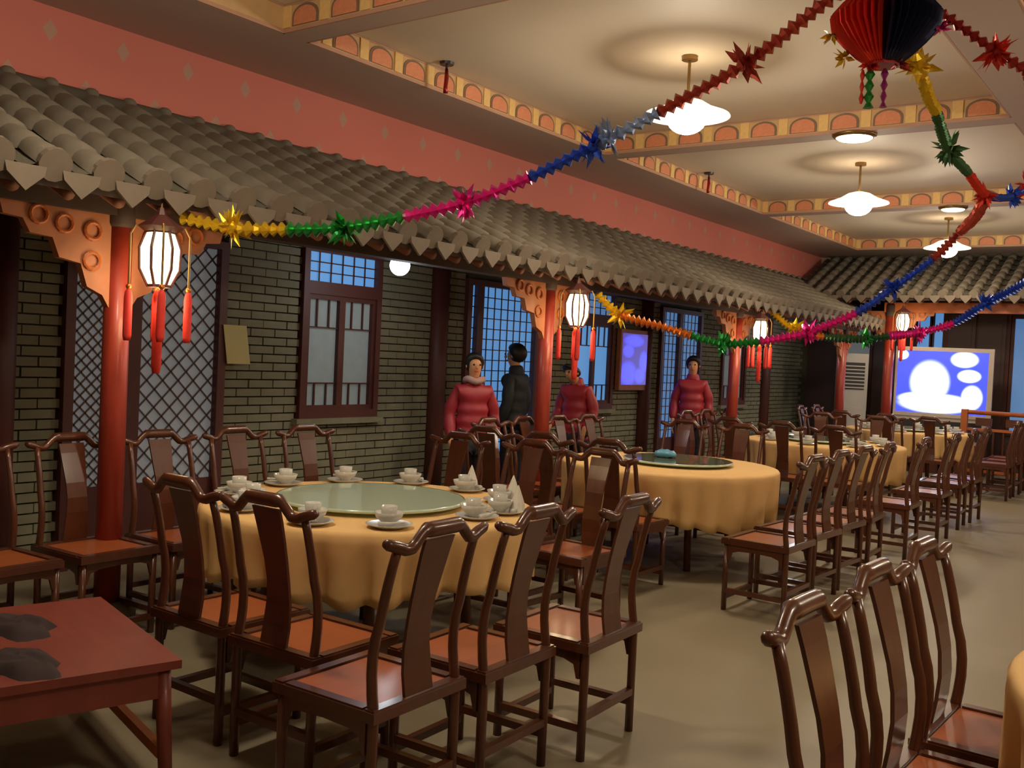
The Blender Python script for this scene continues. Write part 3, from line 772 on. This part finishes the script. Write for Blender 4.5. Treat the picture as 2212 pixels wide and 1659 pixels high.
# ================================================================== LEFT FOREGROUND low table, with added dark mounds in place of shade
t = thing('low_table', 'reddish wooden low table in the left foreground with dark stand-ins for shade on it', 'table', (-3.50, 1.88, 0), R(-16), )
W2, D2 = .50, .40
top = MB().box(-W2, W2, -D2, D2, .445, .475); top.build('tabletop', M['reddish'], t)
MB().box(-W2+.03, W2-.03, -D2+.03, -D2+.05, .34, .445).box(-W2+.03, W2-.03, D2-.05, D2-.03, .34, .445).box(-W2+.03, -W2+.05, -D2+.05, D2-.05, .34, .445).box(W2-.05, W2-.03, -D2+.05, D2-.05, .34, .445).build('apron', M['reddish'], t)
for sx in (-1, 1):
    for sy in (-1, 1):
        MB().tube([(sx*(W2-.05), sy*(D2-.05), .44), (sx*(W2-.03), sy*(D2-.03), 0)], [.030, .024], 8).build('leg', M['reddish'], t, True)
MB().box(-W2+.05, W2-.05, -D2+.03, -D2+.06, .12, .16).build('stretcher', M['orangebar'], t)
MB().box(-W2+.05, W2-.05, D2-.06, D2-.03, .12, .16).build('stretcher', M['orangebar'], t)
for (x, y, sx, lb) in ((-3.66, 1.93, 1.0, 'dark stand-in for shade at the back of the low reddish table'), (-3.24, 1.72, .9, 'dark stand-in for shade at the front of the low reddish table')):  # low dark mounds added in place of shaded gaps under a chair seat
    b = MB(); n1, n2 = 9, 28; vs = [(0, 0, .034)]
    for i in range(1, n1):
        for j in range(n2):
            a = 2*PI*j/n2; q = i/(n1-1); rr = q*(.15+.02*S_(3*a+sx*9)+.012*S_(7*a))
            vs.append((rr*1.25*C_(a), rr*.8*S_(a), max(0, .034*(1-q**4)+.007*S_(3*a+q*7)*q*(1-q)*4)))
    b.add(vs, [(0, 1+j, 1+(j+1) % n2) for j in range(n2)]+[(1+i*n2+j, 1+(i+1)*n2+j, 1+(i+1)*n2+(j+1) % n2, 1+i*n2+(j+1) % n2) for i in range(n1-2) for j in range(n2)])
    tag(b.build('shade_stand_in', M['shade_mound'], None, True, (x, y, .475)), lb, 'shade_mound', 'dark stand-ins for shade on the low table')

# ================================================================== TELEVISIONS, RAILING, APPLIANCE, NOTICE
M['scr1'] = screen('television picture', (38, 48, 172), [(.37, .50, .19, .30), (.45, .16, .36, .14), (.74, .88, .13, .11), (.80, .62, .11, .09), (.84, .28, .10, .17), (.05, .93, .06, .07), (.30, .22, .24, .10)], (228, 244, 255), 3.2)
M['scr2'] = screen('wall television picture', (56, 46, 112), [(.45, .86, .36, .11), (.24, .66, .2, .12), (.26, .22, .30, .22), (.86, .45, .16, .2), (.72, .18, .2, .14)], (68, 66, 220), 1.8)
tv = thing('projection_television', 'large silver projection television with a bright blue picture before the pavilion', 'television', (-3.72, 17.05, 0), R(6))
TWD, TZ0, TZ1 = .68, .98, 2.02
f = MB().box(-TWD-.035, TWD+.075, -.02, .10, TZ1-.03, TZ1+.035).box(-TWD-.035, -TWD, -.02, .10, TZ0, TZ1-.03).box(TWD, TWD+.075, -.02, .10, TZ0, TZ1-.03).box(-TWD-.035, TWD+.075, -.02, .10, TZ0-.06, TZ0)
f.build('bezel', M['silver'], tv)
MB().box(-TWD, TWD, .0, .02, TZ0, TZ1-.03).build('screen', M['scr1'], tv, uvf=lambda c: ((c.x+TWD)/(2*TWD), (c.z-TZ0)/(TZ1-.03-TZ0)))
MB().prism([(.10, TZ0-.06), (.10, TZ1), (.42, TZ1-.25), (.42, TZ0-.06)], lambda a, b_, t: (t, a, b_), -TWD, TWD).build('rear_housing', M['dark'], tv)
MB().box(-TWD, TWD, .0, .42, .50, TZ0-.06).build('speaker_cabinet', M['silver'], tv)
MB().box(-TWD+.05, TWD-.05, -.012, 0, .56, TZ0-.12).build('speaker_grille', M['dark'], tv)
MB().box(-TWD-.02, TWD+.02, -.02, .44, 0, .50).build('television_stand', M['table_wood'], tv)
tv2 = thing('wall_television', 'small wall screen glowing violet between the second window and third column', 'television', (XL+.03, 11.28, 1.62), 0)
W_, H_ = .33, .33
MB().box(0, .06, -W_-.04, W_+.04, -H_-.07, H_+.05).build('bezel', M['orange'], tv2)
MB().box(.06, .065, -W_, W_, -H_, H_).build('screen', M['scr2'], tv2, uvf=lambda c: ((c.y+W_)/(2*W_), (c.z+H_)/(2*H_)))
rail = thing('railing', 'orange topped wooden fretwork railing right of the large television', 'railing', (0, 16.45, 0))
MB().tube([(-3.22, 0, 1.06), (3.9, 0, 1.06)], .035, 10).build('top_rail', M['orangebar'], rail, True)
MB().box(-3.2, 3.9, -.02, .02, .78, .82).build('middle_rail', M['orangebar'], rail)
MB().box(-3.2, 3.9, -.02, .02, .14, .18).build('bottom_rail', M['orangebar'], rail)
for x in (-3.22, -1.75, -.25, 1.8, 3.85): MB().box(x-.045, x+.045, -.045, .045, 0, 1.10).build('post', M['orangebar'], rail)
x = -3.08
while x < 3.75:
    MB().box(x-.012, x+.012, -.012, .012, .18, .78).build('baluster', M['wood'], rail)
    if int((x+3.08)/.14) % 3 == 0: MB().box(x+.02, x+.25, -.01, .01, .86, .98).build('fret_panel', M['wood'], rail)
    x += .14
ac = thing('white_air_conditioner', 'pale floor-standing appliance with a louvred grille in the far corner', 'appliance', (-5.12, 16.9, 0), R(20))
MB().box(-.25, .25, -.16, .16, 0, 1.9).build('cabinet', M['white'], ac)
gr = MB().box(-.2, .2, -.172, -.16, 1.3, 1.75).build('grille_recess', M['dark'], ac)
for i in range(7): MB().box(-.2, .2, -.185, -.17, 1.32+i*.06, 1.34+i*.06).build('louvre', M['white'], gr)
MB().box(-.2, .2, -.175, -.16, .2, 1.0).build('front_panel', M['white'], ac)
n = MB().box(0, .006, -.11, .11, -.15, .15)
n.v = [(v[0]+.02*(v[2]+.2)*0+(.012 if v[2] < 0 else 0), v[1]+(.04 if v[2] < 0 else 0), v[2]) for v in n.v]
tag(n.build('paper_notice', M['paper'], None, False, (XL+.055, 4.93, 1.58)), 'cream paper notice pinned on the brick wall beside the lattice doors', 'notice')

# ================================================================== PEOPLE
def skinned(name, verts, edges, rads, m, parent, root=0, sub=2):
    me = bpy.data.meshes.new(name); me.from_pydata(verts, edges, []); me.update()
    o = link(name, me, parent); me.materials.append(m)
    bm = bmesh.new(); bm.from_mesh(me); bm.verts.ensure_lookup_table(); ly = bm.verts.layers.skin.verify()
    for i, r in enumerate(rads):
        bm.verts[i][ly].radius = r if isinstance(r, tuple) else (r, r); bm.verts[i][ly].use_root = (i == root)
    bm.to_mesh(me); bm.free()
    o.modifiers.new('skin', 'SKIN').use_smooth_shade = True
    sm = o.modifiers.new('sub', 'SUBSURF'); sm.levels = sub; sm.render_levels = sub
    return o
def person(loc, face, h, jm, label, bow=0.0, turn=0.0, scarf=False, arms=.0):
    t = thing('person', label, 'person', loc, face-PI/2); s = h/1.70
    V = []; E = []; Rr = []
    def av(p, r, par=None):
        V.append(tuple(c*s for c in p)); Rr.append(tuple(c*s for c in r) if isinstance(r, tuple) else r*s)
        if par is not None: E.append((par, len(V)-1))
        return len(V)-1
    hb = lambda p: (p[0]+.0, p[1]+S_(bow)*(p[2]-1.44), 1.44+(p[2]-1.44)*C_(bow))
    pel = av((0, 0, .95), (.15, .11)); wa = av((0, 0, 1.12), (.13, .10), pel); ch = av((0, 0, 1.30), (.125, .088), wa)
    nb = av((0, -.01, 1.45), .062, ch); nk = av(hb((0, .0, 1.50)), .05, nb); jw = av(hb((0, .025, 1.56)), (.062, .072), nk); hd = av(hb((0, .015, 1.625)), (.074, .092), jw); cr = av(hb((0, .0, 1.685)), (.052, .062), hd)
    for sx in (-1, 1):
        sh = av((sx*.140, -.01, 1.36), .036, ch); el = av((sx*.225, -.03, 1.12), .036, sh); wr = av((sx*.225, .07+arms, .90+arms*.6), .028, el)
        pm = av((sx*.225, .10+arms, .83+arms*.6), (.020, .036), wr)
        for f in range(4):
            o_ = (f-1.5)*.019; L = (.072, .082, .078, .062)[f]
            k1 = av((sx*.225, .10+arms+o_, .795+arms*.6), .0095, pm); k2 = av((sx*.220, .105+arms+o_, .795-L*.55+arms*.6), .0085, k1); av((sx*.208, .105+arms+o_, .795-L+arms*.6), .0075, k2)
        th = av((sx*.215, .14+arms, .835+arms*.6), .0105, pm); av((sx*.205, .155+arms, .80+arms*.6), .009, th)
        hp = av((sx*.09, 0, .88), .09, pel); kn = av((sx*.10, .02, .50), .058, hp); an = av((sx*.10, -.01, .09), .038, kn); av((sx*.11, .13, .045), (.042, .03), an)
    body = skinned('body', V, E, Rr, M['skin'], t, 0, 2)
    # jacket
    V = []; E = []; Rr = []
    prev = None
    for i in range(12):
        z = .78+i*.058; w_ = .200-.0045*i+(.024 if i % 2 else -.020)-(.035*max(0, i-9))
        prev = av((0, -.002, z), (w_, w_*.72), prev)
        if i == 10: chn = prev
    col_ = av((0, -.005, 1.47), .085, prev); av((0, .0, 1.525), .074, col_)
    for sx in (-1, 1):
        pts = [(sx*.148, -.01, 1.375), (sx*.185, -.015, 1.29), (sx*.210, -.025, 1.21), (sx*.225, -.03, 1.12), (sx*.225, .01+arms*.3, 1.03+arms*.2), (sx*.225, .05+arms*.7, .95+arms*.4), (sx*.225, .07+arms, .90+arms*.6)]
        pv = chn
        for i, p in enumerate(pts): pv = av(p, (.070, .058, .076, .056, .072, .054, .046)[i], pv)
    skinned('jacket', V, E, Rr, jm, t, 0, 2)
    # trousers, shoes
    V = []; E = []; Rr = []
    pel = av((0, 0, .93), (.155, .12))
    for sx in (-1, 1):
        hp = av((sx*.09, 0, .84), .10, pel); kn = av((sx*.10, .02, .50), .075, hp); av((sx*.10, -.01, .10), .055, kn)
    skinned('trousers', V, E, Rr, M['trousers'], t, 0, 2)
    for sx in (-1, 1):
        MB().sphere((sx*.105*s, .05*s, .035*s), .1*s, 12, 8, (.5, 1.35, .36)).build('shoe', M['dark'], t, True)
    # head details, on a pivot at the neck
    hv = lambda p: Vector(hb(p))*s
    for sx in (-1, 1):
        MB().sphere(hv((sx*.032, .105, 1.628)), .0105*s, 8, 6).build('eye', M['hair'], body, True)
        MB().sphere(hv((sx*.082, .005, 1.615)), .024*s, 8, 6, (.4, .7, 1.1)).build('ear', M['skin'], body, True)
    MB().sphere(hv((0, .118, 1.60)), .018*s, 8, 6, (.7, .9, 1.1)).build('nose', M['skin'], body, True)
    MB().sphere(hv((0, .100, 1.563)), .018*s, 8, 6, (1.3, .5, .35)).build('mouth', M['tassel'], body, True)
    hm = MB().sphere((0, -.012, 1.645), .112, 18, 12, (.88, 1.02, .95))
    hm.v = [(v[0], v[1]-max(0, (1.66-v[2]))*.35 if v[1] > .02 else v[1], max(v[2], 1.52)) for v in hm.v]
    hm.v = [(v[0], min(v[1], .035+.8*max(0, v[2]-1.66)), v[2]) for v in hm.v]
    hm.v = [tuple(Vector(hb(v))*s) for v in hm.v]
    hm.build('hair', M['hair'], t, True)
    if scarf: MB().tube([tuple(Vector((.085*C_(a), .01+.085*S_(a), 1.475+.012*S_(3*a)))*s) for a in [2*PI*i/16 for i in range(17)]], .034*s, 8, False).build('scarf', M['scarf'], t, True)
    return t
toc = lambda x, y, off=0: math.atan2(-y, -x)+R(off)
person((-5.50, 7.02, 0), toc(-5.5, 7.02, 14), 1.565, M['jacket'], 'person in a red quilted jacket and grey scarf standing left of the blue door', 0, 0, True)
person((-5.47, 8.72, 0), toc(-5.47, 8.72, -30), 1.57, M['jacket'], 'person in a red quilted jacket with bowed head, right of the second column', .75, 0, False, .10)
person((-5.50, 11.55, 0), toc(-5.5, 11.55, -5), 1.66, M['jacket'], 'person in a red quilted jacket standing left of the third column', .12)
person((-5.92, 8.25, 0), PI+R(10), 1.68, M['darkjacket'], 'person in dark clothes silhouetted against the blue door', .05)

# ================================================================== FOIL GARLANDS
def spline(pts, n):
    out = []; P = [pts[0]]+pts+[pts[-1]]; k = len(pts)-1
    for i in range(k):
        p0, p1, p2, p3 = P[i:i+4]
        for j in range(n):
            t = j/n
            out.append(.5*((2*p1)+(p2-p0)*t+(2*p0-5*p1+4*p2-p3)*t*t+(3*p1-p0-3*p2+p3)*t**3))
    out.append(pts[-1].copy()); return out
def ruffle(mb, pts, r):
    # crimped foil: alternating wide and narrow rings
    L = [0]
    for a, b_ in zip(pts, pts[1:]): L.append(L[-1]+(b_-a).length)
    st = .024; n = max(3, int(L[-1]/st)); res = []; i = 0
    for k in range(n+1):
        t = L[-1]*k/n
        while i < len(L)-2 and L[i+1] < t: i += 1
        f = (t-L[i])/max(1e-6, L[i+1]-L[i]); res.append(pts[i].lerp(pts[i+1], min(1, f)))
    rad = [r*(1.0 if k % 2 else .38)*random.uniform(.88, 1.1) for k in range(len(res))]
    if len(res) > 1: mb.tube(res, rad, 9)
def bow(c, axis, r, n=16, seed=0):
    rnd = random.Random(seed); mb = MB(); ax = axis.normalized()
    for i in range(n):
        v = Vector((rnd.gauss(0, 1), rnd.gauss(0, 1), rnd.gauss(0, 1))); v = (v-ax*v.dot(ax)*.5).normalized()
        L = r*rnd.uniform(.65, 1.05); w_ = r*.17
        s1 = v.cross(Vector((rnd.random()-.5, rnd.random()-.5, rnd.random()-.5))).normalized(); s2 = v.cross(s1)
        m = c+v*L*.45
        mb.add([c, m+s1*w_, m+s2*w_*.25, m-s1*w_, m-s2*w_*.25, c+v*L], [(0, 1, 2), (0, 2, 3), (0, 3, 4), (0, 4, 1), (5, 2, 1), (5, 3, 2), (5, 4, 3), (5, 1, 4)])
    return mb
gid = 0
oc = at_depth(1912, 60, 4.6)
def garland(label, spec, bows, r=.043, br=.125):
    """spec: runs of (colour, control points); bows: (colour, point)."""
    global gid
    t = thing('foil_garland', label, 'garland', (0, 0, 0), 0, 'foil garlands under the ceiling')
    t.location = spec[0][1][0]; off = t.location.copy()
    allp = []
    for c, pts in spec: allp += pts if not allp else pts[1:]
    full = spline([p-off for p in allp], 10); i0 = 0
    for c, pts in spec:
        i1 = i0+(len(pts)-1)*10
        mb = MB(); ruffle(mb, full[i0:i1+1], r); mb.build('foil_ruffle', M[c], t); i0 = i1
    for c, p in bows:
        gid += 1
        k = min(range(len(full)), key=lambda q: (full[q]-(p-off)).length); ax = full[min(k+1, len(full)-1)]-full[max(k-1, 0)]
        bow(p-off, ax, br, 22, gid).build('foil_bow', M[c], t)
    return t
def P(px, py, d): return at_depth(px, py, d)
dA = lambda i, n: 5.45+(4.55-5.45)*i/n
pa = [P(388, 468, 5.45), P(500, 492, 5.4), P(618, 496, 5.35), P(745, 492, 5.3), P(872, 468, 5.2), P(1005, 438, 5.12), P(1143, 384, 5.05), P(1290, 312, 4.95), P(1420, 245, 4.9), P(1610, 138, 4.75), P(1785, 2, 4.65), P(1880, -75, 4.6)]
garland('long foil garland from the nearest lantern up to the hanging foil ornament', [('gold', pa[0:3]), ('green', pa[2:5]), ('pink', pa[4:7]), ('blue', pa[6:8]), ('silverblue', pa[7:9]), ('rose', pa[8:12])],
        [('gold', pa[1]), ('green', pa[3]), ('pink', pa[5]), ('blue', P(1285, 315, 4.95)), ('silverblue', P(1318, 300, 4.93)), ('rose', pa[9])])
pb = [P(1290, 634, 9.1), P(1340, 680, 9.0), P(1430, 706, 8.9), P(1490, 724, 8.9), P(1560, 742, 8.9), P(1640, 738, 8.9), P(1700, 728, 8.9), P(1745, 718, 8.9), P(1850, 676, 8.9), P(1930, 622, 8.9), P(2012, 562, 8.85), P(2075, 500, 8.8), P(2108, 466, 8.2), P(2127, 428, 7.66)]
garland('long foil garland drooping from the second lantern past the third column', [('gold', pb[0:2]), ('orangefoil', pb[1:4]), ('green', pb[3:6]), ('pink', pb[5:9]), ('blue', pb[8:11]), ('rose', pb[10:14])],
        [('gold', pb[1]), ('green', pb[4]), ('pink', pb[7]), ('blue', pb[9])], .05, .15)
pc = [P(1668, 672, 12.6), P(1715, 712, 12.6), P(1780, 728, 12.6), P(1870, 732, 12.7), P(1920, 726, 12.7), P(1985, 718, 12.8), P(2060, 698, 12.8), P(2130, 655, 12.8), P(2215, 610, 12.8), P(2330, 530, 12.8), Vector((-.9, 13.13, Z_SOF-.065))]
garland('foil garland from the third lantern, pink bow above the television', [('gold', pc[0:2]), ('orangefoil', pc[1:3]), ('darkgreen', pc[2:5]), ('pink', pc[4:7]), ('blue', pc[6:11])],
        [('gold', pc[1]), ('green', pc[3]), ('pink', pc[5]), ('blue', pc[7])], .06, .18)
pd_ = [P(1975, 95, 4.95), P(1986, 142, 5.05), P(2008, 215, 5.4), P(2022, 240, 5.6), P(2048, 322, 6.2), P(2090, 372, 6.9), P(2130, 420, 7.6), P(2185, 425, 8.1), P(2235, 392, 8.3), Vector((-.9, 8.86, Z_SOF-.035))]
garland('short foil garland falling from the hanging ornament, gold then green then red', [('gold', pd_[0:4]), ('darkgreen', pd_[3:6]), ('red', pd_[5:7]), ('blue', pd_[6:8]), ('red', pd_[7:10])],
        [('gold', pd_[1]), ('darkgreen', pd_[4]), ('red', pd_[6]), ('blue', pd_[7]), ('red', P(2218, 398, 8.2))], .033, .13)
pe = [Vector((oc.x+.03, oc.y+.02, 3.60)), P(1990, -5, 4.68), P(2050, 40, 4.7), P(2150, 110, 4.75), P(2215, 150, 4.8), P(2330, 200, 4.95), Vector((.9, 5.2, Z_CEIL))]
garland('red foil garland running right from the hanging ornament along the beam', [('crimson', pe)], [('red', P(2150, 112, 4.75))], .03, .13)

# hanging foil ornament: pleated drum, red half and navy half, with hanging foil tubes
orn = thing('foil_ornament', 'large pleated foil ornament, red and navy, hanging at the upper right', 'ornament', oc)
def pleats(a0, a1, m, name):
    mb = MB(); prof = [(.07, .12), (.20, .10), (.25, .04), (.24, -.02), (.19, -.08), (.13, -.14), (.085, -.175)]
    n = 44; vs = []; fs = []
    for i, (r_, z_) in enumerate(prof):
        for j in range(n+1):
            a = a0+(a1-a0)*j/n; rr = r_*(1.0 if j % 2 else .80)
            vs.append((rr*C_(a), rr*S_(a), z_+(.012 if j % 2 else 0)))
    for i in range(len(prof)-1):
        for j in range(n): fs.append((i*(n+1)+j, i*(n+1)+j+1, (i+1)*(n+1)+j+1, (i+1)*(n+1)+j))
    mb.add(vs, fs).build(name, M[m], orn)
va = math.atan2(oc.y, oc.x)         # heading away from the entrance
pleats(va+PI*.02, va+PI*.98, 'red', 'red_pleats'); pleats(va-PI*.98, va-PI*.02, 'navy', 'navy_pleats')
MB().tube([(0, 0, -.18), (0, 0, .1), (0, 0, Z_SOF-oc.z-.002)], [.075, .06, .004], 10).build('core', M['crimson'], orn)
lx = Vector((C_(va+PI/2), S_(va+PI/2), 0))
for nm, m, o_, r_, z0, z1 in (('foil_tube', 'green', .055, .024, -.19, -.37), ('foil_tube', 'purple', -.010, .017, -.19, -.37), ('foil_tube', 'red', .088, .012, -.19, -.35)):
    mb = MB(); p = lx*o_; ruffle(mb, [Vector((p.x, p.y, z0)), Vector((p.x, p.y, (z0+z1)/2)), Vector((p.x, p.y, z1))], r_); mb.build(nm, M[m], orn)
for m, o_, z_, sd in (('gold', .235, -.02, 91), ('gold', .17, -.13, 92), ('pink', -.235, -.02, 93), ('red', .06, -.165, 94), ('crimson', -.07, -.17, 95)):
    bow(lx*o_+Vector((0, 0, z_)), Vector((0, 0, 1)), .075, 16, sd).build('foil_tuft', M[m], orn)
